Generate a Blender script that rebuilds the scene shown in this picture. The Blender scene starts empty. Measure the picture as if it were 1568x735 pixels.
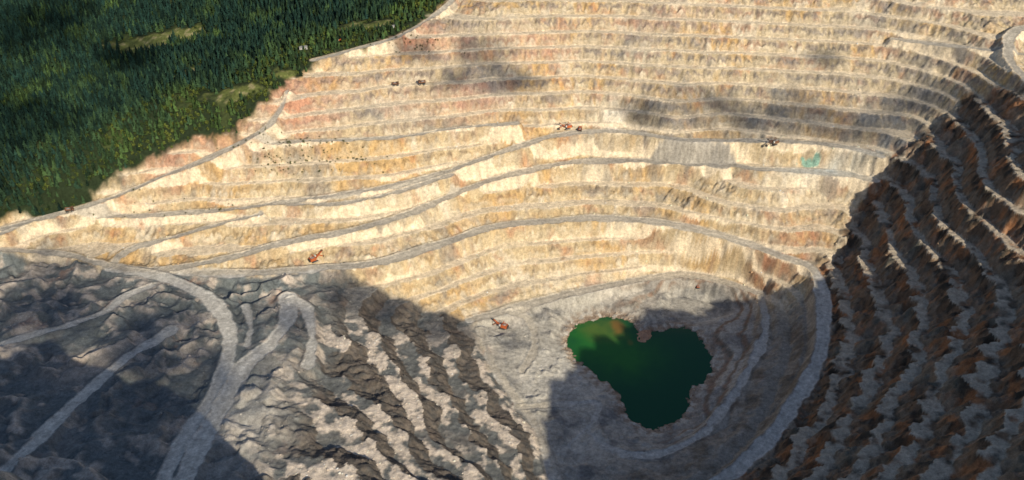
import bpy, math, random, time
import numpy as np
from mathutils import Vector
T0=time.time()
random.seed(4); rng=np.random.default_rng(7)
scene=bpy.context.scene
SUN_AZ=math.radians(152); SUN_EL=math.radians(29)

# ------------------------------------------------------------------ image coordinates to plan
# Image pixels (u, v) in the camera's view plus an estimated elevation z
# are converted once into plan coordinates in metres (x east, y north).
_t=math.radians(33); _c=math.cos(_t); _s=math.sin(_t)
def S(u,v,z):
    a=(u-784)/1358; b=(v-367.5)/1358
    t=(900-z)/(_s+_c*b)
    return (a*t, t*(_c-_s*b), float(z))
def SL(L): return [S(*p) for p in L]

CTRL=SL([(900,440,25),(900,335,100),(900,245,160),(900,200,200),(900,150,240),(900,100,280),(900,50,322),(900,0,362),
(1040,422,25),(1040,345,98),(1040,246,163),(1040,213,200),(1040,110,280),(1040,5,362),
(1200,395,85),(1120,365,92),(1160,258,170),(1240,257,172),(1300,265,172),(1340,272,172),(1200,215,205),(1200,130,268),(1200,40,340),(1200,0,372),
(1360,240,205),(1400,190,240),(1400,65,335),(1400,0,385),(1290,330,130),(1270,380,100),(1568,0,395),(1568,80,350),(1568,150,330),(1500,155,300),(1568,275,300),
(0,330,165),(100,295,185),(230,232,212),(300,205,230),(400,165,262),(440,125,283),(470,95,297),(600,52,325),(690,8,352),(800,3,360),
(0,365,150),(0,400,128),(100,395,115),(170,410,108),(180,300,168),(330,240,206),(400,200,235),
(360,225,212),(470,215,217),(600,210,212),(600,130,268),(750,190,213),(750,100,283),(750,20,350),
(600,398,98),(600,337,128),(600,285,162),(430,418,104),(430,372,120),(430,308,150),(300,325,140),(300,275,175),(130,330,142),
(700,365,99),(750,348,100),(750,480,22),(720,287,140),(800,262,152),(700,256,166),(790,225,185),
(500,420,92),(600,450,68),(660,470,48),(720,490,25),(650,420,80),(800,400,60),
(740,600,40),(680,600,60),(620,600,80),(560,600,100),(500,600,118),(430,600,130),
(660,510,48),(600,500,70),(540,500,88),(450,500,108),(840,700,22),(780,700,50),(720,700,75),(640,700,100),(560,700,125),(450,700,145),
(350,520,118),(330,600,128),(240,735,150),(100,620,142),(0,720,162),(0,530,142),(200,550,130),(200,460,116),(0,450,132),(780,600,17),(745,540,22),
(860,560,8),(900,600,7),(830,540,12),(870,500,8),(900,470,10),(1000,470,8),(1100,500,12),(1120,560,16),(1080,640,12),(1000,670,8),(930,650,8),(860,640,14),(960,735,34),(1040,715,32),(1150,620,30),(1190,540,36),(1180,470,34),(1120,432,26),
(985,575,0),
(0,0,260),(200,0,270),(400,0,290),(600,0,335),(0,150,205),(200,120,228),(400,60,278),(500,30,308)])
CTRL+=[(-1500,1000,190),(-1500,1600,240),(-1500,2600,330),(-700,2600,360),(0,2600,420),(700,2600,430),(1300,2000,440),(1300,1200,450),(1300,600,450),
(1100,900,440),(1100,300,460),(0,2000,400),(500,2000,420),(-400,2000,350),(1000,1500,410),
(457,498,300),(538,798,200),(653,730,300),(772,660,400),(633,1034,200),(770,1034,300),(910,1034,400),(376,606,200),(900,400,450),(700,300,490),
(190,640,110),(100,650,100),(100,520,150),(130,400,195),(130,300,220),(-100,620,150),(-100,500,210),(-300,500,250),(-600,500,240),
(-50,350,290),(-200,380,420),(-350,400,440),(-600,330,450),(-1000,300,430),(-1000,700,220),(-1000,950,160),(270,300,300),(400,300,400),(550,300,480),  # unseen near rim, heights set for the shadow it throws
(-1500,0,400),(-700,0,400),(-200,0,350),(300,0,300),(700,0,450),(1300,0,440)]

ROADS={
'L1':(10,[(170,410,108),(250,416,107),(330,418,106),(400,418,105),(500,410,102),(580,402,100),(640,385,100),(700,365,100),(760,347,100),(850,338,100),(940,334,100),(1040,345,98),(1120,365,92),(1200,393,86),(1238,408,82),(1258,440,79),(1262,500,75),(1250,560,72),(1220,610,68),(1180,670,64),(1110,733,60),(1050,770,56)]),
'L2':(8,[(250,414,108),(350,395,112),(430,373,120),(550,350,126),(640,322,134),(720,287,140),(800,263,152),(900,246,160),(1000,246,162),(1100,249,166),(1160,259,170),(1230,262,172),(1300,268,172),(1340,276,172)]),
'L2b':(9,[(900,248,160),(960,246,161),(1040,249,163),(1110,254,167)]),
'L3':(6,[(165,408,109),(200,382,116),(260,365,125),(330,345,132),(400,328,140)]),
'L4':(7,[(-40,362,155),(0,358,152),(60,335,148),(130,331,142),(220,330,141),(300,325,141),(380,318,145),(430,310,149),(560,292,158),(640,275,162),(700,257,166),(790,226,185),(860,206,197),(950,201,200),(1050,214,201),(1200,216,205),(1300,226,205),(1350,240,205)]),
'L4b':(5,[(430,312,148),(520,312,150),(600,296,156),(690,268,164)]),
'L5':(5,[(280,262,185),(360,227,210),(470,216,217),(600,211,212),(700,196,214),(790,189,218)]),
'D1':(6.5,[(-40,368,148),(0,352,152),(100,325,152),(180,300,166),(250,270,182),(330,238,206),(400,201,234),(428,170,255),(440,140,274)]),
'L6':(7,[(1370,60,333),(1420,66,336),(1490,74,346),(1568,84,350),(1620,90,352)]),
'LP':(9,[(1600,40,372),(1560,45,370),(1543,65,362),(1547,92,350),(1568,118,344),(1600,140,340)]),
'TF':(6,[(700,-8,362),(680,12,350),(655,30,340),(610,56,326),(540,76,311),(480,92,300)]),
'IN':(8,[(720,490,25),(780,474,25),(850,455,25),(920,440,25),(1000,425,25),(1060,421,26),(1110,432,27),(1165,450,30)]),
'IL':(6,[(735,505,23),(755,560,20),(790,610,17),(820,650,17),(838,700,22),(850,745,25)]),
'IB':(5.5,[(900,660,12),(930,685,18),(970,697,22),(1030,690,24),(1080,660,25),(1120,610,26),(1150,560,28),(1172,505,30),(1165,455,30)]),
'IF':(5,[(790,625,16),(860,620,12),(915,618,9),(905,650,11),(860,690,18)]),
'IG':(6,[(780,478,24),(810,490,16),(820,530,12),(800,570,14)]),
'R1':(10,[(170,410,108),(225,420,111),(270,432,112),(315,455,114),(340,480,116),(352,520,118),(342,570,124),(325,610,129),(290,660,137),(262,710,146),(245,750,153)]),
'R2':(12,[(440,455,109),(440,490,112),(415,525,117),(375,560,122),(352,600,128),(330,640,134),(300,690,142),(275,750,152)]),
'R3':(9,[(-20,745,165),(40,690,156),(90,640,146),(140,595,138),(200,545,130),(240,520,124),(262,505,121)]),
'R4':(6,[(-30,540,143),(40,515,138),(100,500,132),(160,478,121),(190,455,117),(235,436,112)]),
'R5':(7,[(445,458,109),(470,475,108),(478,520,108),(470,560,113)]),
'R6':(6,[(0,382,140),(50,385,122),(110,392,116),(170,408,108)]),
'R7':(5,[(375,470,110),(385,500,112),(378,530,116)]),
}
def catmull(P,n=5):
    P=np.array(P,float); Q=np.vstack([2*P[0]-P[1],P,2*P[-1]-P[-2]]); out=[]
    for i in range(1,len(Q)-2):
        for k in range(n):
            t=k/n
            out.append(.5*((2*Q[i])+(-Q[i-1]+Q[i+1])*t+(2*Q[i-1]-5*Q[i]+4*Q[i+1]-Q[i+2])*t*t+(-Q[i-1]+3*Q[i]-3*Q[i+1]+Q[i+2])*t**3))
    out.append(Q[-2]); return np.array(out)
ROADW={k:(w,catmull(SL(L))) for k,(w,L) in ROADS.items()}
POND=np.array([(87,1087),(102,1126),(125,1145),(165,1154),(192,1140),(204,1118),(228,1116),(258,1124),(284,1126),(303,1087),(307,1045),(292,1003),(261,975),(248,927),(207,900),(176,908),(163,941),(155,978),(129,1006),(102,1048)],float)
POND=catmull(np.c_[np.vstack([POND,POND[:1]]),np.zeros(len(POND)+1)],4)[:-1,:2]

# ------------------------------------------------------------------ numerics
PERM=rng.permutation(4096).astype(np.int64)
ANG=rng.random(4096)*2*np.pi; GX=np.cos(ANG).astype(np.float32); GY=np.sin(ANG).astype(np.float32)
def perlin(x,y,seed=0):
    x=x.astype(np.float32)+np.float32(seed*17.31+300); y=y.astype(np.float32)+np.float32(seed*5.77+300)
    xi=np.floor(x).astype(np.int64); yi=np.floor(y).astype(np.int64)
    xf=x-xi; yf=y-yi
    u=xf*xf*xf*(xf*(xf*6-15)+10); v=yf*yf*yf*(yf*(yf*6-15)+10)
    def g(ix,iy,dx,dy):
        h=PERM[(PERM[(ix)&4095]+iy)&4095]
        return GX[h]*dx+GY[h]*dy
    a=g(xi,yi,xf,yf); b=g(xi+1,yi,xf-1,yf); c=g(xi,yi+1,xf,yf-1); d=g(xi+1,yi+1,xf-1,yf-1)
    return ((a+(b-a)*u)+((c+(d-c)*u)-(a+(b-a)*u))*v)*1.5
def fbm(x,y,sc,octs=4,seed=0,gain=.5):
    o=0;a=1;n=0
    for i in range(octs):
        o=o+a*perlin(x/sc,y/sc,seed+i*3); n+=a; a*=gain; sc*=.5
    return o/n
def ss(a,b,x):
    t=np.clip((x-a)/(b-a),0,1); return t*t*(3-2*t)
def lerp(a,b,t): return a+(b-a)*t
def sdf(poly,X,Y):
    d=np.full(X.shape,1e9); ins=np.zeros(X.shape,bool); n=len(poly)
    for i in range(n):
        x1,y1=poly[i]; x2,y2=poly[(i+1)%n]
        dx,dy=x2-x1,y2-y1
        t=np.clip(((X-x1)*dx+(Y-y1)*dy)/(dx*dx+dy*dy+1e-9),0,1)
        d=np.minimum(d,(X-x1-t*dx)**2+(Y-y1-t*dy)**2)
        if y1!=y2:
            c=((y1>Y)!=(y2>Y))&(X<(x2-x1)*(Y-y1)/(y2-y1)+x1); ins^=c
    d=np.sqrt(d); return np.where(ins,-d,d)

# thin-plate base surface
pts=[list(p) for p in CTRL]
for k,(w,P) in ROADW.items():
    for p in P[::3]:
        if p[1]>600 and min((p[0]-q[0])**2+(p[1]-q[1])**2 for q in pts)>28**2: pts.append(list(p))
P=np.array(pts); n=len(P)
def phi(r2): return .5*r2*np.log(r2+1e-9)
XY=P[:,:2]/1000
R2=((XY[:,None]-XY[None])**2).sum(-1)
A=np.zeros((n+3,n+3)); A[:n,:n]=phi(R2)+np.eye(n)*2e-4; A[:n,n]=1; A[:n,n+1:]=XY; A[n:,:n]=A[:n,n:].T
sol=np.linalg.solve(A,np.r_[P[:,2],0,0,0])
cx=np.arange(-1520,1341,13.); cy=np.arange(-60,2640,13.)
CX,CY=np.meshgrid(cx/1000,cy/1000)
G=sol[n]+sol[n+1]*CX+sol[n+2]*CY
for i in range(n): G+=sol[i]*phi((CX-XY[i,0])**2+(CY-XY[i,1])**2)
def axis(a,b,st,lo,hi,g=1.06):
    m=list(np.arange(a,b+.01,st)); s=st;x=m[-1];hiL=[]
    while x<hi: s*=g; x+=s; hiL.append(x)
    s=st;x=a;loL=[]
    while x>lo: s*=g; x-=s; loL.append(x)
    return np.array(loL[::-1]+m+hiL)
ax=axis(-960,900,1.65,-9000,9000,1.055); ay=axis(640,1740,1.6,-6000,12000,1.04)
def wmat(q,c):
    q=np.clip(q,c[1],c[-3]); st=c[1]-c[0]; f=(q-c[0])/st; i=np.floor(f).astype(int); t=f-i
    W=np.zeros((len(q),len(c))); r=np.arange(len(q))
    W[r,i-1]=(1-t)**3/6; W[r,i]=(3*t**3-6*t**2+4)/6; W[r,i+1]=(-3*t**3+3*t**2+3*t+1)/6; W[r,i+2]=t**3/6
    return W
B=(wmat(ay,cy)@G@wmat(ax,cx).T)
X,Y=np.meshgrid(ax,ay)
NY,NX=X.shape
gy,gx=np.gradient(B,ay,ax); gm=np.hypot(gx,gy)+1e-6

# zone polygons
RIM=SL([(-200,395,160),(-60,352,160),(0,330,165),(50,313,174),(100,297,185),(160,268,197),(230,236,212),(300,207,230),(360,188,248),(415,160,262),(437,125,282),(455,112,292),(500,84,305),(560,70,318),(605,52,326),(640,36,338),(668,14,350),(690,-6,356)])
FOREST=np.array([p[:2] for p in RIM]+[(-160,2000),(-100,6000),(-9500,12500),(-9500,1200)])
WF=sdf(FOREST,X,Y)
RWP=np.array([p[:2] for p in SL([(1246,420,82),(1285,385,100),(1310,310,150),(1352,262,180),(1425,200,240),(1480,140,300),(1530,128,330),(1568,122,345)])]+[(1500,1400),(1500,-500),(150,-500),(170,690)]+
 [p[:2] for p in SL([(1112,738,60),(1185,672,64),(1226,610,68),(1256,560,72),(1268,500,75)])])
LFP=np.array([(-3000,1150)]+[p[:2] for p in SL([(0,392,130),(110,400,115),(170,415,108),(250,424,105),(400,424,104),(500,420,92),(600,450,68),(660,470,48),(720,492,25),(745,560,20),(785,620,17),(820,665,18),(840,720,22)])]+[(120,650),(150,-500),(-3000,-500)])
n60=fbm(X,Y,90,4,1); n20=fbm(X,Y,24,4,5); n7=fbm(X,Y,8,3,9); n250=fbm(X,Y,260,3,12)
RW=1-ss(-10,14,sdf(RWP,X,Y)+n20*20)
LF=1-ss(-5,8,sdf(LFP,X,Y)+n20*10)
FO=1-ss(-6,6,WF+n20*16)
SP=sdf(POND,X,Y)
SPn=SP+n20*9+n7*5

# slope-aligned noise (gullies and talus chutes run down the slope)
th=np.arctan2(gy,gx)
def streak(fine,long,seed,octs=2):
    o=0;wsum=0
    for k in range(6):
        a=k*math.pi/6
        w=np.maximum(0,np.cos(th-a)**2)**8
        u=(X*math.cos(a)+Y*math.sin(a)); v=(-X*math.sin(a)+Y*math.cos(a))
        nn=perlin(v/fine,u/long,seed+k*2)
        if octs>1: nn=nn+.6*perlin(v/fine*2.1,u/long*2.,seed+k*2+31)
        o=o+w*nn; wsum=wsum+w
    return o/wsum/1.2
st1=streak(34,55,40); st2=streak(10,20,60); st3=streak(22,60,80)
print('noise',time.time()-T0)

inpit=1-FO
HB=B+n60*5*inpit
lfflat=LF*(1-ss(-340,-230,X))
def terrace(h,BH,tw,phase,ex):
    s=h/BH+phase; k=np.floor(s); f=s-k
    ris=np.clip((f-tw)/(1-tw),0,1)
    prof=np.where(f<tw,.02*f/tw,.02+.98*ris**ex)
    fm=np.where(f<tw,0,np.sin(ris*np.pi)**.5)
    return BH*(k+prof)-.08*BH, fm, 1-ss(-.02,.02,f-tw), ris, k
ph0=n60*.08+n20*.10+n7*.06+st1*.08+st2*.05
tA,fA,dA,rA,kA=terrace(HB,19.,.48+.12*n60,ph0,.92)
tR,fR,dR,rR,kR=terrace(HB,30.,.42+.15*n20,n60*.3+n20*.20+n7*.08+st3*.28,.92)
tL,fL,dL,rL,kL=terrace(HB+n60*6,20.,.50+.1*n60,n60*.18+n20*.14+n7*.05,.95)
tD,fD,dD,rD,kD=terrace(HB+n60*20,13.,.62,n60*.2+n20*.13+n7*.05,1.)
tF,fF,dF,rF,kF=terrace(HB+n60*3,7.,.55,n20*.2+n7*.08,1.)
ter,facem,tread,ris=tA,fA,dA,rA
def m3(a,b,w): return lerp(a,b,w)
ter=m3(ter,tR,RW); facem=m3(facem,fR,RW); tread=m3(tread,dR,RW); ris=m3(ris,rR,RW)
LR=LF*(1-lfflat)
ter=m3(ter,tL,LR); facem=m3(facem,fL,LR); tread=m3(tread,dL,LR); ris=m3(ris,rL,LR)
ter=m3(ter,tD-n60*15,lfflat); facem=m3(facem,fD,lfflat); tread=m3(tread,dD,lfflat); ris=m3(ris,rD,lfflat)
TM=inpit*ss(24,44,HB)
# places where blasting has merged neighbouring benches into ramps of loose rock
merge=ss(.30,.5,fbm(X,Y,130,3,222))*(1-RW)*(1-LF)
TM=TM*(1-.45*merge)
H=lerp(HB,ter,TM)
facem=facem*TM
talus=(1-ss(-.10,.12,ris-(.34+.55*st2+.35*n20)))*facem
rockf=facem*(1-talus)
rough=inpit*ss(8,30,HB)
smooth_d=lfflat*ss(-.30,-.05,fbm(X,Y,120,3,230))
H=H+rockf*(st1*2.2+st2*(2.8+1.2*RW))+facem*st3*(1+5*RW+2.5*LR)
H=H+rough*(n7*.7+n20*1.2)*(1+.9*RW+.8*LR)*(1-.9*smooth_d)*(1-.7*tread*(1-LF))
H=H-np.abs(st3)*7*RW*facem-np.abs(st2)*2.2*RW*TM
rdg=1-np.abs(fbm(X,Y,130,3,260))*3.2
H=H+lfflat*rough*np.clip(rdg,0,1)**2*10
H=H+FO*(n60*9+n250*24*ss(60,300,-WF))
# unseen near rim: crest made jagged to break up the shadow it casts
H=H+(1-ss(440,600,Y))*fbm(X,Y,150,4,333)*80*ss(-300,100,Y)
# pit floor: pushed-up spoil heaps, windrows and small benches stepping down to the pond
fl0=(1-ss(22,40,HB))*(1-LF)
flE=fl0*ss(6,9,HB)*ss(150,260,X+n60*60)
H=lerp(H,tF+1,flE*.85)
H=H+fl0*(1-flE)*(np.maximum(0,fbm(X,Y,34,4,240)-.12)*14+n7*.5)+flE*(n7*.8+n20)
far=ss(2300,5000,Y)+ss(1500,4500,np.abs(X))
H=H+far*(fbm(X,Y,2200,5,90)*330+60)
# roads benched into the slopes
ROADM=np.zeros_like(H); RT_=np.zeros_like(H)
for key,(w,L) in ROADW.items():
    D=np.full(H.shape,1e9,np.float32); ZR=np.zeros(H.shape,np.float32)
    R=w+24
    for i in range(len(L)-1):
        a,b=L[i],L[i+1]
        i0,i1=np.searchsorted(ax,[min(a[0],b[0])-R,max(a[0],b[0])+R]); j0,j1=np.searchsorted(ay,[min(a[1],b[1])-R,max(a[1],b[1])+R])
        if i1<=i0 or j1<=j0: continue
        xs=X[j0:j1,i0:i1]; ys=Y[j0:j1,i0:i1]; dx,dy=b[0]-a[0],b[1]-a[1]
        t=np.clip(((xs-a[0])*dx+(ys-a[1])*dy)/(dx*dx+dy*dy+1e-6),0,1)
        d=np.hypot(xs-a[0]-t*dx,ys-a[1]-t*dy); z=a[2]+t*(b[2]-a[2])
        Ds=D[j0:j1,i0:i1]; m=d<Ds; Ds[m]=d[m]; ZR[j0:j1,i0:i1][m]=z[m]
    Dn=D+n20*5+n60*6+n7*1.6
    bl=1-ss(w,w+11,Dn)
    H=np.where(D<1e8,lerp(H,ZR+n7*.12,bl),H)
    berm=np.exp(-((Dn-w-1.2)/1.4)**2)*(1.2+2*n20); H=H+np.where(D<1e8,berm,0)
    rm=np.where(D<1e8,1-ss(w-1.5,w+1.2,Dn),0)
    RT_=np.maximum(RT_,rm*(.5+.5*np.cos(np.clip(np.abs(Dn-w*.45)/2.2,0,np.pi))))
    ROADM=np.maximum(ROADM,rm)
# pond basin and banks
bank=np.clip(SPn,0,60)
H=np.where(SP<32,np.minimum(H,lerp(.25+bank*.25+n7*1.2*ss(0,6,bank),H,ss(12,32,SP))),H)
H=np.where((SPn<0),-.3-np.clip(-SPn,0,40)*.18,H)
H=np.where((SPn>=0)&(SP<80),np.maximum(H,.3+n7*.1),H)
sx,sy=206,1092
spit=np.exp(-(((X-sx)/14)**2+((Y-sy)/17)**2))*3.2+np.exp(-(((X-sx-9)/7)**2+((Y-sy-16)/12)**2))*2.5
H=np.where(SPn<3,H+spit*(1+.8*n7)*1.6,H)
print('height',time.time()-T0)

# ------------------------------------------------------------------ colours (albedo)
def C(r,g,b): return np.array([r,g,b])
def mix(a,b,t): return a+(b-a)*np.clip(t,0,1)[...,None]
sh=X.shape+(3,)
Z=HB
c1=fbm(X,Y+Z,130,5,101,.6); c2=fbm(X+Z*.5,Y,75,5,111,.6); c3=fbm(X,Y+Z*.7,45,5,121,.6); c4=fbm(X,Y,36,5,131,.6); c5=fbm(X,Y,13,3,141); c6=fbm(X,Y,200,4,171,.6)
col=np.ones(sh)*C(.51,.41,.265)
col=mix(col,C(.53,.335,.135),ss(-.03,.30,c1+.25*st1)*.75)
col=mix(col,C(.60,.53,.42),ss(.06,.34,c2+.25*st2)*.8)
col=mix(col,C(.43,.21,.115),ss(.10,.42,c3+.25*st1)*.65)
col=mix(col,C(.24,.225,.205),ss(.08,.38,c4*.7+.6*c6+.2*st1)*.75)
# rock in the upper part of every face, darkened to imitate bench shade; greyer high up
up=ss(190,265,HB+n60*60)
rockc=mix(mix(np.ones(sh)*C(.35,.24,.125),C(.28,.22,.16),ss(-.1,.3,c3)),mix(np.ones(sh)*C(.225,.195,.175),C(.35,.22,.15),ss(0,.3,c2)),up)
col=mix(col,rockc,rockf*(.58+.3*up)*ss(-.45,.2,c5+.8*st2+c4*.5))
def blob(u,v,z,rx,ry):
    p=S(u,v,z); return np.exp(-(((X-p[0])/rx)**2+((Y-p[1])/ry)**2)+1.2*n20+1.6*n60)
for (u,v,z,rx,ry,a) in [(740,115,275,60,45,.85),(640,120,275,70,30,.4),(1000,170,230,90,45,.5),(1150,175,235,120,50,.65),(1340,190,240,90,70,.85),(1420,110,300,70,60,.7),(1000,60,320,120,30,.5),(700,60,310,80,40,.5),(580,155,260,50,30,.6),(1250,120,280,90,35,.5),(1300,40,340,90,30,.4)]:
    col=mix(col,C(.19,.19,.19),blob(u,v,z,rx,ry)*a*(.7+1.*c4))  # grey patches that put cloud shadow into the wall colour
for (u,v,z,rx,ry,a) in [(460,150,260,60,60,.8),(640,60,320,80,30,.6),(330,210,228,60,30,.6),(250,240,205,60,30,.6),(700,150,250,120,40,.3),(820,60,320,60,30,.35),(1000,30,340,140,30,.2)]:
    col=mix(col,C(.47,.25,.165),blob(u,v,z,rx,ry)*a)
for (u,v,z,rx,ry,a) in [(1180,420,55,45,30,.9),(1110,470,15,40,25,.7),(1230,360,105,50,30,.5)]:
    col=mix(col,C(.34,.18,.11),blob(u,v,z,rx,ry)*a*(.8+c5))
for (u,v,z,rx,ry,a) in [(940,190,205,25,25,.9),(1220,290,150,50,25,.5),(900,420,40,60,14,.4),(640,310,140,90,20,.4)]:
    col=mix(col,C(.66,.60,.50),blob(u,v,z,rx,ry)*a)
lum=col.mean(-1,keepdims=True)
col=mix(col,lum*C(1.14,1.0,.78)*1.12,talus*.5)
crack=ss(.12,.35,st2*.7+n7)*rockf
col=col*(1-.38*crack)[...,None]
col=mix(col,C(.68,.575,.43),tread*TM*(1-FO)*.85*ss(-.5,.05,n20+.25))
# pit floor and the grey lower slopes on its shaded side
floor=(1-ss(18,34,HB))
fcx=fbm(X,Y,70,4,251)
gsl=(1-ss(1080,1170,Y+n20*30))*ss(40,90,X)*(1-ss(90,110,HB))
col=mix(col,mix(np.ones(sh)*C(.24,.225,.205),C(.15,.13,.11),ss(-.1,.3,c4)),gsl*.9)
fcol=mix(np.ones(sh)*C(.36,.345,.315),C(.19,.19,.19),ss(-.1,.3,c4))
fcol=mix(fcol,C(.50,.47,.42),ss(.05,.35,fcx)*.7)
p=S(850,575,9); slab=np.exp(-(((X-p[0])/62)**4+((Y-p[1])/58)**4)+n20)
fcol=mix(fcol,C(.50,.48,.44),np.clip(slab,0,1)*.75)
fcol=mix(fcol,mix(np.ones(sh)*C(.24,.15,.105),C(.12,.10,.08),ss(-.2,.3,c5)),flE*fF*.85)
fcol=mix(fcol,C(.36,.32,.28),flE*dF*.4)
col=mix(col,fcol,floor*.95)
# west dump: slate-grey ground, its dark tone partly painted shade
pale=ss(-.02,.22,c2+.5*n20)
lc=np.ones(sh)*C(.135,.152,.158)
lc=mix(lc,C(.43,.375,.325),pale*(1-.75*smooth_d)*.7)
lc=mix(lc,C(.30,.185,.135),ss(.1,.4,c3+.3*n7)*.6*(1-smooth_d))
lc=mix(lc,C(.50,.43,.37),lfflat*ss(.1,.7,np.sin(ris*np.pi))*ss(-.15,.2,n20+.4*c2)*.7)  # painted highlights: bench edges and, below, ridge crests paled as if sunlit
lc=mix(lc,C(.52,.45,.39),lfflat*ss(.7,.97,rdg)*ss(-.25,.15,n20)*.7)
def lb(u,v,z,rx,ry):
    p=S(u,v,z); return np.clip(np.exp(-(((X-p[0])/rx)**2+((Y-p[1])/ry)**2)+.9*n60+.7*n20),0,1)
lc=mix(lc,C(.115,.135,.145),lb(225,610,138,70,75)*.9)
lc=mix(lc,C(.12,.135,.14),lb(90,385,120,90,25)*.7)  # shadow patch beside the road, painted in slate
lc=mix(lc,C(.48,.45,.41),lb(395,650,135,40,95)*.85)
lc=mix(lc,C(.46,.38,.32),lb(125,560,135,40,30)*.7)  # sunlit spot painted as a paler, warmer patch
unshaded=1-ss(1020,1085,Y+n20*50+n60*40)  # painted hill shadow: pale strips fade out towards the valley
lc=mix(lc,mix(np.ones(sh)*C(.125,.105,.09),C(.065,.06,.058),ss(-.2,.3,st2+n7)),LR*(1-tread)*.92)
lc=mix(lc,C(.13,.135,.135),LR*tread*.85)  # dark treads, left showing where the hill shadow is painted
lc=mix(lc,C(.58,.50,.425),LR*ss(.15,.9,dL)*ss(-.14,.10,n20+n60*.8)*(.12+.83*unshaded))
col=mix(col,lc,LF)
# east wall: dark brown rock, with some of its shade put into the colour
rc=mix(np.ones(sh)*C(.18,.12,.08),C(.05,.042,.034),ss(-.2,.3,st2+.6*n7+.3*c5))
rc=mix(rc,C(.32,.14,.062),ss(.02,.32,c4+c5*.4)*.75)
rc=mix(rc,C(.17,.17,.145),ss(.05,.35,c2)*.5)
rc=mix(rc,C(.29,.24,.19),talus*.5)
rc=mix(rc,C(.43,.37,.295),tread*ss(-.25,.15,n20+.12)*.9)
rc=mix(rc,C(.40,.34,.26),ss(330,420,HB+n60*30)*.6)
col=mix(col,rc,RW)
# roads
rd=mix(np.ones(sh)*C(.55,.50,.42),C(.41,.38,.335),ss(-.2,.35,n60+c5*.3))
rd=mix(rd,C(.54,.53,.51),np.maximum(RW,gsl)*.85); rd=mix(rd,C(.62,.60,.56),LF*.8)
rd=mix(rd,C(.29,.285,.28),np.exp(-((Y-1378)/35)**2)*ss(90,230,X+n20*60)*(1-ss(400,470,X+n20*60))*.5)
rd=rd*(1-.16*RT_)[...,None]
col=mix(col,rd,ROADM*.92)
# forest soil
fc=mix(np.ones(sh)*C(.022,.034,.016),C(.10,.125,.04),ss(.15,.4,c2)*.4)
MEAD=[(250,50,260,110,50,1.),(300,145,222,38,22,.9),(150,90,235,60,30,.5),(550,48,312,50,30,.9),(590,45,322,40,26,.9),(60,210,190,60,30,.3),(360,160,250,60,26,.8),(440,112,288,30,26,.9)]
mead=np.zeros_like(H)
for (u,v,z,rx,ry,a) in MEAD:
    p=S(u,v,z); mead=np.maximum(mead,a*np.exp(-(((X-p[0])/rx)**2+((Y-p[1])/ry)**2)+1.1*n20+1.*n60))
fc=mix(fc,mix(np.ones(sh)*C(.13,.15,.045),C(.26,.23,.12),ss(0,.4,c5)),ss(.35,.75,mead))
col=mix(col,fc,FO*(1-ROADM))
# pond shore: wet, pale rubble and mud
shore=(1-ss(2,22,SPn+n7*6))*(SP>-15)
col=mix(col,mix(np.ones(sh)*C(.30,.21,.145),C(.46,.42,.37),ss(0,.3,c5)),shore*.75)
col=mix(col,C(.13,.10,.07),(1-ss(0,2.5,SPn))*(SP>-15)*.7)
col=mix(col,C(.42,.26,.18),np.clip(spit,0,1)*(SPn<3))
pd=S(1237,253,172); puddle=np.exp(-(((X-pd[0])/30)**2+((Y-pd[1])/7)**2)*1.6+1.5*n20+.8*n7)
pd=S(1270,262,172); col=mix(col,C(.44,.47,.47),np.exp(-(((X-pd[0])/80)**2+((Y-pd[1])/16)**2)+n20)*.7)
col=mix(col,C(.16,.32,.27),ss(.5,.7,puddle)*.85)
col*= (1+.28*n7+.30*c5)[...,None]
col=np.clip(col,.012,.8)
print('color',time.time()-T0)

def quad_mesh(me,V,F,colr=None,smooth=True):
    k=F.shape[1]
    me.vertices.add(len(V)); me.vertices.foreach_set('co',np.ascontiguousarray(V,np.float32).ravel())
    me.loops.add(F.size); me.loops.foreach_set('vertex_index',F.astype(np.int32).ravel())
    me.polygons.add(len(F)); me.polygons.foreach_set('loop_start',np.arange(0,F.size,k,dtype=np.int32))
    me.polygons.foreach_set('loop_total',np.full(len(F),k,np.int32))
    me.update(calc_edges=True)
    me.polygons.foreach_set('use_smooth',np.full(len(F),smooth,bool))
    if colr is not None:
        at=me.color_attributes.new('Col','FLOAT_COLOR','POINT')
        at.data.foreach_set('color',np.c_[colr,np.ones(len(V))].astype(np.float32).ravel())
    return me
def grid_mesh(name,V,ny,nx,colr=None,keep=None):
    me=bpy.data.meshes.new(name)
    idx=np.arange(ny*nx).reshape(ny,nx)
    q=np.stack([idx[:-1,:-1],idx[:-1,1:],idx[1:,1:],idx[1:,:-1]],-1).reshape(-1,4)
    if keep is not None: q=q[keep.ravel()[q].all(1)]
    return quad_mesh(me,V,q,colr)
def link(name,me,mat=None):
    ob=bpy.data.objects.new(name,me); scene.collection.objects.link(ob)
    if mat: me.materials.append(mat)
    return ob
def newmat(name):
    m=bpy.data.materials.new(name); m.use_nodes=True; nt=m.node_tree
    return m,nt,nt.nodes['Principled BSDF']
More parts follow.
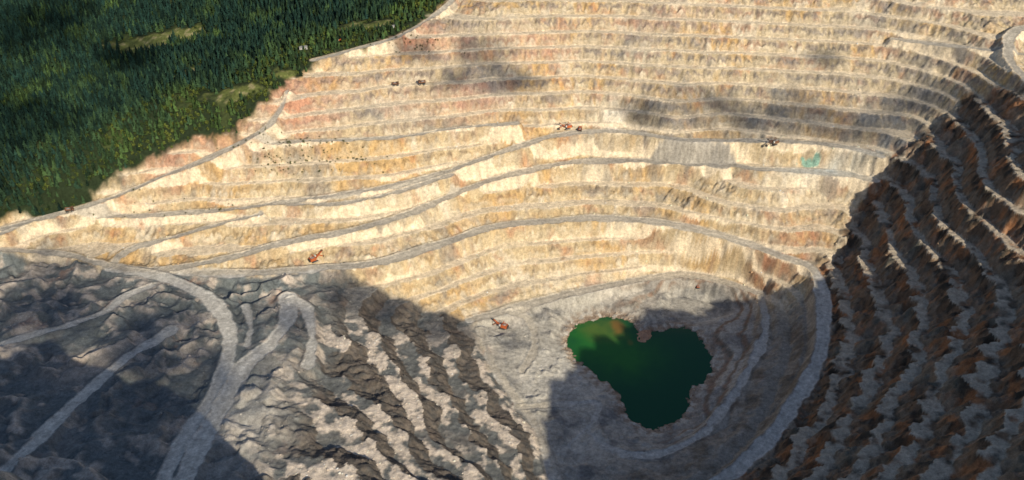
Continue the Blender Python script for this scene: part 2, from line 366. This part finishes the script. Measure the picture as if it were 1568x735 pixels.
def attr_mat(name,rough=.95,detail=True,spec=.15):
    m,nt,b=newmat(name); N=nt.nodes; Lk=nt.links
    a=N.new('ShaderNodeVertexColor'); a.layer_name='Col'
    b.inputs['Roughness'].default_value=rough; b.inputs['Specular IOR Level'].default_value=spec
    if detail:
        g=N.new('ShaderNodeNewGeometry')
        n1=N.new('ShaderNodeTexNoise'); n1.inputs['Scale'].default_value=.22; n1.inputs['Detail'].default_value=6; n1.inputs['Roughness'].default_value=.7
        n2=N.new('ShaderNodeTexNoise'); n2.inputs['Scale'].default_value=.9; n2.inputs['Detail'].default_value=3
        Lk.new(g.outputs['Position'],n1.inputs['Vector']); Lk.new(g.outputs['Position'],n2.inputs['Vector'])
        mr=N.new('ShaderNodeMapRange'); mr.inputs[1].default_value=.3; mr.inputs[2].default_value=.7; mr.inputs[3].default_value=.68; mr.inputs[4].default_value=1.32
        Lk.new(n1.outputs['Fac'],mr.inputs[0])
        mr2=N.new('ShaderNodeMapRange'); mr2.inputs[1].default_value=.3; mr2.inputs[2].default_value=.7; mr2.inputs[3].default_value=.8; mr2.inputs[4].default_value=1.2
        Lk.new(n2.outputs['Fac'],mr2.inputs[0])
        mu=N.new('ShaderNodeMath'); mu.operation='MULTIPLY'; Lk.new(mr.outputs[0],mu.inputs[0]); Lk.new(mr2.outputs[0],mu.inputs[1])
        vm=N.new('ShaderNodeVectorMath'); vm.operation='SCALE'; Lk.new(a.outputs['Color'],vm.inputs[0]); Lk.new(mu.outputs[0],vm.inputs['Scale'])
        Lk.new(vm.outputs[0],b.inputs['Base Color'])
        bp=N.new('ShaderNodeBump'); bp.inputs['Strength'].default_value=.5; bp.inputs['Distance'].default_value=2.
        Lk.new(n1.outputs['Fac'],bp.inputs['Height']); Lk.new(bp.outputs[0],b.inputs['Normal'])
    else: Lk.new(a.outputs['Color'],b.inputs['Base Color'])
    return m
matT=attr_mat('mine_rock_and_soil')
terrain=link('open_pit_terrain',grid_mesh('terrain',np.stack([X,Y,H],-1).reshape(-1,3),NY,NX,col.reshape(-1,3)),matT)
def hz(x,y):
    x=np.atleast_1d(np.asarray(x,float)); y=np.atleast_1d(np.asarray(y,float))
    i=np.clip(np.searchsorted(ax,x)-1,0,NX-2); j=np.clip(np.searchsorted(ay,y)-1,0,NY-2)
    tx=(x-ax[i])/(ax[i+1]-ax[i]); ty=(y-ay[j])/(ay[j+1]-ay[j])
    return (H[j,i]*(1-tx)+H[j,i+1]*tx)*(1-ty)+(H[j+1,i]*(1-tx)+H[j+1,i+1]*tx)*ty
def samp(F,x,y):
    i=np.clip(np.searchsorted(ax,x),0,NX-1); j=np.clip(np.searchsorted(ay,y),0,NY-1); return F[j,i]
print('terrain mesh',time.time()-T0)

# ------------------------------------------------------------------ pond water
wx=np.arange(60,335,2.5); wy=np.arange(880,1180,2.5); WX,WY=np.meshgrid(wx,wy)
wc=np.ones(WX.shape+(3,))*C(.006,.060,.027)
wn=fbm(WX,WY,60,4,201); wn2=fbm(WX,WY,18,3,205)
def wb(u,v,rx,ry):
    p=S(u,v,0); return np.exp(-(((WX-p[0])/rx)**2+((WY-p[1])/ry)**2)+.8*wn+.5*wn2)
wc=mix(wc,C(.02,.13,.024),wb(905,520,55,65)*.95+wb(955,545,60,50)*.7)
wc=mix(wc,C(.13,.15,.03),ss(.2,1.1,wb(925,505,40,38))*.5)
wc=mix(wc,C(.26,.10,.03),ss(.35,1.1,wb(945,500,14,28)+.6*wb(965,525,10,14))*.55)
wm,nt,b=newmat('pond_water'); a=nt.nodes.new('ShaderNodeVertexColor'); a.layer_name='Col'
nt.links.new(a.outputs['Color'],b.inputs['Base Color']); b.inputs['Roughness'].default_value=.12; b.inputs['IOR'].default_value=1.33
nz=nt.nodes.new('ShaderNodeTexNoise'); nz.inputs['Scale'].default_value=.35; nz.inputs['Detail'].default_value=4
g=nt.nodes.new('ShaderNodeNewGeometry'); nt.links.new(g.outputs['Position'],nz.inputs['Vector'])
bp=nt.nodes.new('ShaderNodeBump'); bp.inputs['Strength'].default_value=.15; bp.inputs['Distance'].default_value=.5
nt.links.new(nz.outputs['Fac'],bp.inputs['Height']); nt.links.new(bp.outputs[0],b.inputs['Normal'])
link('pond_water',grid_mesh('pond_water',np.stack([WX,WY,WX*0],-1).reshape(-1,3),*WX.shape,wc.reshape(-1,3),keep=sdf(POND,WX,WY)<16),wm)

# ------------------------------------------------------------------ conifer forest
def conifer_template(r):
    V=[];F=[];K=[]
    for k in range(4):
        a=k*math.pi/2; V.append((.022*math.cos(a),.022*math.sin(a),-.05)); K.append(-1)
    V.append((0,0,.6)); K.append(-1)
    for k in range(4): F.append((k,(k+1)%4,4))
    tiers=5
    for t in range(tiers):
        z0=.10+.17*t; top=min(1,z0+.33); rad=.22*(1-t/tiers)**.8+.02; m=7
        off=r.random()*6; base=len(V); cxn,cyn=r.normal(0,.01,2)
        for k in range(m):
            a=off+k*2*math.pi/m; rr=rad*(1.15 if k%2 else .62)*(0.8+.4*r.random())
            V.append((cxn+rr*math.cos(a),cyn+rr*math.sin(a),z0-.03+.06*r.random())); K.append(.75+.6*r.random())
        V.append((cxn,cyn,top)); K.append(.55+.2*t/tiers)
        for k in range(m): F.append((base+k,base+(k+1)%m,base+m))
    return np.array(V),np.array(F),np.array(K)
def round_template(r):
    V=[];F=[];K=[]
    for k in range(4):
        a=k*math.pi/2; V.append((.04*math.cos(a),.04*math.sin(a),-.05)); K.append(-1)
    V.append((0,0,.5)); K.append(-1)
    for k in range(4): F.append((k,(k+1)%4,4))
    for i in range(34):
        d=r.normal(size=3); d/=np.linalg.norm(d); c=np.array([0,0,.62])+d*np.array([.34,.34,.34])*r.random()**.35
        b0=len(V); s_=.13
        for j in range(3): V.append(tuple(c+r.normal(size=3)*s_)); K.append(.6+.9*r.random())
        F.append((b0,b0+1,b0+2))
    return np.array(V),np.array(F),np.array(K)
def scatter(name,tmpl,px,py,pz,hs,ws,colr,mat,trunk=(.06,.045,.035)):
    VV=[];FF=[];CC=[];o=0
    pick=rng.integers(0,len(tmpl),len(px)); rot=rng.random(len(px))*6.28
    for t,(V,F,K) in enumerate(tmpl):
        I=np.where(pick==t)[0]
        if len(I)==0: continue
        cr,sr=np.cos(rot[I])[:,None],np.sin(rot[I])[:,None]
        x=(V[:,0]*cr-V[:,1]*sr)*ws[I][:,None]+px[I][:,None]
        y=(V[:,0]*sr+V[:,1]*cr)*ws[I][:,None]+py[I][:,None]
        z=V[:,2]*hs[I][:,None]+pz[I][:,None]
        VV.append(np.stack([x,y,z],-1).reshape(-1,3))
        FF.append((F[None]+(np.arange(len(I))*len(V))[:,None,None]+o).reshape(-1,3)); o+=len(I)*len(V)
        kk=K[None,:,None]; c=np.where(kk<0,np.array(trunk),colr[I][:,None,:]*np.abs(kk)); CC.append(c.reshape(-1,3))
    me=quad_mesh(bpy.data.meshes.new(name),np.vstack(VV),np.vstack(FF),np.vstack(CC),smooth=False)
    return link(name,me,mat)
matF=attr_mat('conifer_needles',.9,False,.1); matL=attr_mat('shrub_leaves',.85,False,.1)
sp=7.0
tx,ty=np.meshgrid(np.arange(-1420,-120,sp),np.arange(1080,2200,sp))
tx=(tx+rng.uniform(-.48,.48,tx.shape)*sp).ravel(); ty=(ty+rng.uniform(-.48,.48,ty.shape)*sp).ravel()
tf=samp(WF,tx,ty); tm=samp(mead,tx,ty); tr=samp(ROADM,tx,ty); tn=samp(n60,tx,ty)
cl=samp(c2,tx,ty); cg=samp(c6,tx,ty); fo=samp(FO,tx,ty)
keep=(tf<3)&(fo>.5)&(rng.random(len(tx))<np.clip(1.05-1.25*ss(.25,.7,tm)-.55*ss(.12,.4,cl),.02,1))&(tr<.1)&(rng.random(len(tx))<ss(2,-18,tf)*.7+.3)
tx,ty,tf,tn,tm,cl,cg=[q[keep] for q in (tx,ty,tf,tn,tm,cl,cg)]
edge=ss(-190,-10,tf+70*tn)*ss(-950,-550,tx)
lt=np.clip(.0+.7*ss(.05,.42,cl+.5*cg)+.6*edge+.16*rng.normal(size=len(tx)),0,1)
isr=rng.random(len(tx))<(.05+.45*edge+.3*ss(.2,.6,tm)+.15*ss(.1,.4,cl))
tc=(np.array([.010,.028,.023])*(1-lt[:,None])+np.array([.046,.080,.024])*lt[:,None])*rng.uniform(.5,1.7,(len(tx),1))  # dark needle tone also carries painted cloud shadow over the forest
th_=rng.uniform(10,29,len(tx))*(1-.3*edge)
q=~isr
scatter('conifer_forest',[conifer_template(rng) for _ in range(6)],tx[q],ty[q],hz(tx[q],ty[q]),th_[q],np.minimum(th_[q],20)*rng.uniform(.8,1.1,q.sum()),tc[q],matF)
q=isr; rc_=(np.array([.03,.052,.016])*(1-lt[q][:,None])+np.array([.11,.135,.03])*lt[q][:,None])*rng.uniform(.7,1.3,(q.sum(),1))
hh=rng.uniform(5,10,q.sum())
scatter('broadleaf_thicket',[round_template(rng) for _ in range(5)],tx[q],ty[q],hz(tx[q],ty[q])-hh*.1,hh,hh*.95,rc_,matL)
mx=rng.uniform(-60,900,1500); my=rng.uniform(1715,1800,1500)
mc=np.array([.03,.05,.02])*rng.uniform(.7,1.4,(1500,1)); mh=rng.uniform(7,14,1500)
scatter('rim_tree_line',[conifer_template(rng) for _ in range(3)],mx,my,hz(mx,my),mh,mh,mc,matF)
L=[]
for (u,v,z,sx_,sy_,nn) in [(480,232,205,45,12,50),(430,240,200,25,14,40),(525,222,214,40,8,30),(395,235,205,30,10,20),(600,60,322,60,8,60),(240,300,170,60,10,20)]:
    p=S(u,v,z); L.append(np.c_[rng.normal(p[0],sx_,nn),rng.normal(p[1],sy_,nn)])
L=np.vstack(L); hh=rng.uniform(2.,4.5,len(L))
scatter('bench_shrubs',[round_template(rng) for _ in range(4)],L[:,0],L[:,1],hz(L[:,0],L[:,1])-.4,hh,hh*1.2,np.array([.09,.10,.04])*rng.uniform(.6,1.3,(len(L),1)),matL)

# ------------------------------------------------------------------ rubble
import bmesh
def rock_template(r):
    bm=bmesh.new(); bmesh.ops.create_icosphere(bm,subdivisions=1,radius=.5)
    V=np.array([v.co[:] for v in bm.verts]); F=np.array([[v.index for v in f.verts] for f in bm.faces]); bm.free()
    V=V*(1+r.uniform(-.3,.3,(len(V),1)))*np.array([1,.8,.7]); return V,F,np.ones(len(V))
RT=[rock_template(rng) for _ in range(6)]
bx=rng.uniform(-700,760,90000); by=rng.uniform(680,1600,90000)
sd=samp(SPn,bx,by); lf=samp(LF,bx,by); rw=samp(RW,bx,by); rm=samp(ROADM,bx,by); nn=samp(n60,bx,by); fo=samp(FO,bx,by); sm=samp(smooth_d,bx,by); ta=samp(talus,bx,by)
pr=.06+.9*((sd>1)&(sd<14))+.35*lf*(nn>.05)*(1-sm)+.15*rw*(nn>.05)+.10*(nn>.2)+.2*ta
kp=(rng.random(len(bx))<pr)&(rm<.3)&(sd>.5)&(fo<.1)
bx,by=bx[kp],by[kp]
ex=rng.uniform(70,330,9000); ey=rng.uniform(890,1180,9000); e=samp(SPn,ex,ey); kk=(e>-1)&(e<9)&(rng.random(9000)<.6)
bx=np.r_[bx,ex[kk]]; by=np.r_[by,ey[kk]]
bs=np.clip(rng.lognormal(.4,.5,len(bx)),.8,5)
bc=samp(col,bx,by)*rng.uniform(.8,1.5,(len(bx),1))
scatter('rock_rubble',RT,bx,by,hz(bx,by)+.1,bs,bs,np.clip(bc,.02,.6),attr_mat('boulder_rock',.95,False),)
print('scatter',time.time()-T0,len(bx))

# ------------------------------------------------------------------ machines
def pm(name,c,r=.6,metal=0):
    m,nt,b=newmat(name); n=nt.nodes.new('ShaderNodeTexNoise'); n.inputs['Scale'].default_value=1.5; n.inputs['Detail'].default_value=5
    cr=nt.nodes.new('ShaderNodeValToRGB'); cr.color_ramp.elements[0].position=.35; cr.color_ramp.elements[1].position=.65
    cr.color_ramp.elements[0].color=(*[x*.6 for x in c],1); cr.color_ramp.elements[1].color=(*c,1)
    nt.links.new(n.outputs['Fac'],cr.inputs[0]); nt.links.new(cr.outputs[0],b.inputs['Base Color']); b.inputs['Roughness'].default_value=r; b.inputs['Metallic'].default_value=metal
    return m
ORANGE=pm('orange_machine_paint',(.5,.12,.035)); BROWN=pm('rusty_machine_paint',(.20,.10,.06)); DARK=pm('dark_steel',(.04,.04,.04)); WHITE=pm('white_paint',(.6,.6,.58)); GREY=pm('grey_metal',(.3,.3,.3)); GLASS=pm('window_glass',(.03,.04,.05),.1)
def box(name,parent,loc,size,mat,rot=(0,0,0),taper=1,bev=.12):
    bm=bmesh.new(); bmesh.ops.create_cube(bm,size=1)
    for v in bm.verts:
        k=taper if v.co.z>0 else 1
        v.co=Vector((v.co.x*size[0]*k,v.co.y*size[1]*k,v.co.z*size[2]))
    if bev: bmesh.ops.bevel(bm,geom=bm.edges[:],offset=bev,segments=1,affect='EDGES')
    me=bpy.data.meshes.new(name); bm.to_mesh(me); bm.free(); ob=link(name,me,mat); ob.parent=parent; ob.location=loc; ob.rotation_euler=rot; return ob
def cyl(name,parent,loc,r,h,mat,rot=(0,0,0),seg=16):
    bm=bmesh.new(); bmesh.ops.create_cone(bm,cap_ends=True,segments=seg,radius1=r,radius2=r,depth=h)
    me=bpy.data.meshes.new(name); bm.to_mesh(me); bm.free(); ob=link(name,me,mat); ob.parent=parent; ob.location=loc; ob.rotation_euler=rot; return ob
def beam(name,parent,a,b,w,mat):
    a=Vector(a);b=Vector(b);d=b-a; ob=box(name,parent,(a+b)/2,(w,w,d.length),mat,bev=0); ob.rotation_mode='QUATERNION'; ob.rotation_quaternion=d.to_track_quat('Z','Y'); return ob
def root(name,x,y,heading,scale,dz=0):
    e=bpy.data.objects.new(name,None); scene.collection.objects.link(e); e.location=(x,y,float(hz(x,y)[0])+dz); e.rotation_euler=(0,0,math.radians(heading)); e.scale=(scale,)*3; return e
def shovel(x,y,head,sc,paint):
    e=root('mining_shovel',x,y,head,sc)
    for s_ in(-1,1):
        box('crawler_track',e,(0,s_*3.1,1.1),(10,1.7,2.1),DARK,bev=.7)
        for k in range(5): cyl('track_roller',e,(-3.6+k*1.8,s_*3.1,.8),.6,1.9,GREY,(math.pi/2,0,0))
    box('undercarriage',e,(0,0,1.6),(5,5,1.4),DARK); cyl('slew_ring',e,(0,0,2.6),2.6,.8,GREY)
    box('machinery_house',e,(-2.5,0,5.2),(9.5,7.4,4.4),paint,bev=.3); box('counterweight',e,(-7.8,0,4.6),(1.6,7,3),DARK,bev=.3)
    box('roof_deck',e,(-2.8,0,7.6),(6,4,.6),GREY); box('exhaust_house',e,(-4,1.4,8.3),(2,1.4,1),WHITE)
    box('operator_cab',e,(3.2,2.6,6.8),(2.6,2.4,2.8),WHITE); box('cab_window',e,(4.55,2.6,7.1),(.15,2,1.4),GLASS,bev=0)
    for s_ in(-1,1):
        beam('boom_chord',e,(2.2,s_*1.2,4),(14,s_*.6,13),.8,paint); beam('gantry_leg',e,(-.5,s_*1.8,7.4),(-1.5,s_*1,13),.45,paint)
        beam('gantry_backstay',e,(-6,s_*1.8,7.4),(-1.5,s_*1,13),.35,paint); beam('suspension_rope',e,(-1.5,s_*.9,13),(14,s_*.5,13.3),.12,DARK)
        beam('dipper_handle',e,(5,s_*1.1,9.5),(14.5,s_*1.1,3.6),.6,paint)
    for k in range(4): beam('boom_brace',e,(4+k*2.6,-1,5.4+k*1.95),(5.5+k*2.6,1,6.5+k*1.95),.35,paint)
    cyl('boom_sheave',e,(14.2,0,13.2),1.1,1,DARK,(math.pi/2,0,0))
    box('dipper_bucket',e,(15.6,0,2.8),(3.2,3.4,3),DARK,(0,.3,0),taper=.8,bev=.25)
    for k in range(4): box('bucket_tooth',e,(17.3,-1.2+k*.8,1.7),(.9,.3,.3),GREY,bev=0)
    beam('hoist_rope',e,(15.2,0,13),(15.4,0,4.2),.15,DARK)
    return e
def truck(x,y,head,sc,paint):
    e=root('haul_truck',x,y,head,sc)
    box('chassis',e,(0,0,1.7),(9,2.2,.9),DARK)
    for (wx_,ys) in((3.1,(-2.2,2.2)),(-2.6,(-2.4,-1.4,1.4,2.4))):
        for yy in ys:
            cyl('wheel',e,(wx_,yy,1.35),1.35,.9,DARK,(math.pi/2,0,0)); cyl('hub',e,(wx_,yy,1.35),.6,1.0,GREY,(math.pi/2,0,0))
    box('engine_hood',e,(3.9,-.6,3),(2,3,1.8),paint); box('operator_cab',e,(3.3,1.6,4.1),(1.8,1.7,1.7),paint); box('cab_window',e,(4.25,1.6,4.3),(.1,1.4,.8),GLASS,bev=0)
    box('bed_floor',e,(-1.2,0,3.2),(7,4.6,.5),paint,(0,.12,0))
    for s_ in(-1,1): box('bed_side',e,(-1.2,s_*2.4,4.1),(7,.3,1.9),paint,(0,.1,0))
    box('bed_headboard',e,(2.1,0,4.5),(.3,4.8,2.2),paint); box('bed_canopy',e,(3.4,0,5.6),(3,4.8,.25),paint)
    box('rock_load',e,(-1.1,0,4.3),(5.6,4,1.8),GREY,taper=.5,bev=.5)
    for k in range(3): cyl('grille_bar',e,(4.95,-.6,2.6+k*.4),.08,2.4,DARK,(math.pi/2,0,0))
def shed(name,x,y,head,l,w,h,paint,roofm):
    e=root(name,x,y,head,1)
    box('walls',e,(0,0,h/2),(l,w,h),paint,bev=.03)
    bm=bmesh.new(); o=.5
    vs=[bm.verts.new(c) for c in[(-l/2-o,-w/2-o,h),(l/2+o,-w/2-o,h),(l/2+o,w/2+o,h),(-l/2-o,w/2+o,h),(-l/2-o,0,h+w*.28),(l/2+o,0,h+w*.28)]]
    for f_ in((0,1,5,4),(2,3,4,5),(0,4,3),(1,2,5),(3,2,1,0)): bm.faces.new([vs[i] for i in f_])
    me=bpy.data.meshes.new('gable_roof'); bm.to_mesh(me); bm.free(); r_=link('gable_roof',me,roofm); r_.parent=e; r_.location=(0,0,.01)
    box('door',e,(l*.3,-w/2-.03,h*.4),(l*.16,.1,h*.75),DARK,bev=0)
    for k in range(3): box('window',e,(-l*.38+k*l*.2,-w/2-.03,h*.6),(l*.1,.1,h*.3),GLASS,bev=0)
shovel(99,1443,200,1.05,ORANGE); shovel(-316,1171,40,1.1,ORANGE); shovel(-15,1106,160,1.1,ORANGE); shovel(315,1218,90,.6,ORANGE); shovel(453,1378,210,1.1,BROWN)
truck(-719,1235,20,1.4,BROWN); truck(-162,1493,190,1.4,BROWN); truck(-209,1488,10,1.2,BROWN); truck(122,1439,80,1.1,ORANGE)
shovel(-322,1570,20,.7,ORANGE)
shed('mine_workshop',-384,1561,15,14,8,4,WHITE,GREY); shed('site_office',-219,1608,30,12,6,4,WHITE,GREY)

# ------------------------------------------------------------------ light, sky, camera
d=Vector((math.sin(SUN_AZ)*math.cos(SUN_EL),math.cos(SUN_AZ)*math.cos(SUN_EL),math.sin(SUN_EL)))
# unseen clouds added sunward of the mine to shade chosen spots, 1400-1500 m up (thin vapour, part of the sunlight passes)
cm,nt,b=newmat('shade_cloud_vapour'); b.inputs['Base Color'].default_value=(.85,.86,.88,1); b.inputs['Roughness'].default_value=1
tr_=nt.nodes.new('ShaderNodeBsdfTransparent'); mxs=nt.nodes.new('ShaderNodeMixShader'); nzc=nt.nodes.new('ShaderNodeTexNoise'); nzc.inputs['Scale'].default_value=.02; nzc.inputs['Detail'].default_value=5
gc=nt.nodes.new('ShaderNodeNewGeometry'); nt.links.new(gc.outputs['Position'],nzc.inputs['Vector'])
mc_=nt.nodes.new('ShaderNodeMapRange'); mc_.inputs[1].default_value=.35; mc_.inputs[2].default_value=.65; mc_.inputs[3].default_value=.05; mc_.inputs[4].default_value=.42
nt.links.new(nzc.outputs['Fac'],mc_.inputs[0]); nt.links.new(mc_.outputs[0],mxs.inputs[0]); nt.links.new(tr_.outputs[0],mxs.inputs[1]); nt.links.new(b.outputs[0],mxs.inputs[2])
nt.links.new(mxs.outputs[0],nt.nodes['Material Output'].inputs['Surface'])
def add_shade_cloud(places,alt):
    bm=bmesh.new()
    for (u,v,z,r) in places:
        p=Vector(S(u,v,z)); q=p+d*((alt-z)/d.z)
        for k in range(3):
            off=Vector((rng.normal()*r*.45,rng.normal()*r*.45,rng.normal()*r*.2)); rr=r*rng.uniform(.55,.9)
            res=bmesh.ops.create_icosphere(bm,subdivisions=3,radius=1)
            for vv in res['verts']:
                n_=vv.co.copy(); k_=1+.16*math.sin(n_.x*5+u)+.12*math.sin(n_.y*7+v)+.1*math.sin(n_.z*9+n_.x*6)
                vv.co=q+off+Vector((n_.x*rr*1.2,n_.y*rr,n_.z*rr*.62))*k_
    me=bpy.data.meshes.new('shade_cloud'); bm.to_mesh(me); bm.free()
    for pl in me.polygons: pl.use_smooth=True
    link('shade_cloud',me,cm)
add_shade_cloud([(690,120,270,36),(740,105,280,48),(800,120,270,34),(980,170,230,34),(1060,160,240,40),(1150,175,235,44),(1240,180,235,42),(1330,190,240,52),(1400,150,270,44),(1250,90,300,30),(640,70,310,34)],1450)
add_shade_cloud([(40,470,130,70),(130,455,120,60),(230,500,120,62),(60,395,122,34),(320,560,122,60),(200,560,132,60),(430,470,105,36),(540,455,92,32),(600,470,70,34),(660,495,45,30)],1400)  # last few puffs stand in for the west hill's cast shadow
add_shade_cloud([(60,40,250,110),(200,90,235,60),(40,170,200,80)],1500)

sl=bpy.data.lights.new('sun','SUN'); sl.energy=5; sl.angle=math.radians(.5); sl.color=(1,.885,.68)
so=bpy.data.objects.new('sun',sl); scene.collection.objects.link(so); so.rotation_euler=d.to_track_quat('Z','Y').to_euler(); so.location=d*5000
w=bpy.data.worlds.new('World'); scene.world=w; w.use_nodes=True; nt=w.node_tree
sk=nt.nodes.new('ShaderNodeTexSky'); sk.sky_type='NISHITA'; sk.sun_disc=False; sk.sun_elevation=SUN_EL; sk.sun_rotation=SUN_AZ
nt.links.new(sk.outputs[0],nt.nodes['Background'].inputs[0]); nt.nodes['Background'].inputs[1].default_value=.10
cam=bpy.data.cameras.new('camera'); co=bpy.data.objects.new('camera',cam); scene.collection.objects.link(co)
co.location=(0,0,900); co.rotation_euler=(math.radians(90-33),0,0); cam.sensor_width=36; cam.lens=36*1358/1568; cam.clip_start=1; cam.clip_end=40000
scene.camera=co
scene.view_settings.view_transform='Standard'; scene.view_settings.look='None'; scene.view_settings.exposure=0
print('done',time.time()-T0)
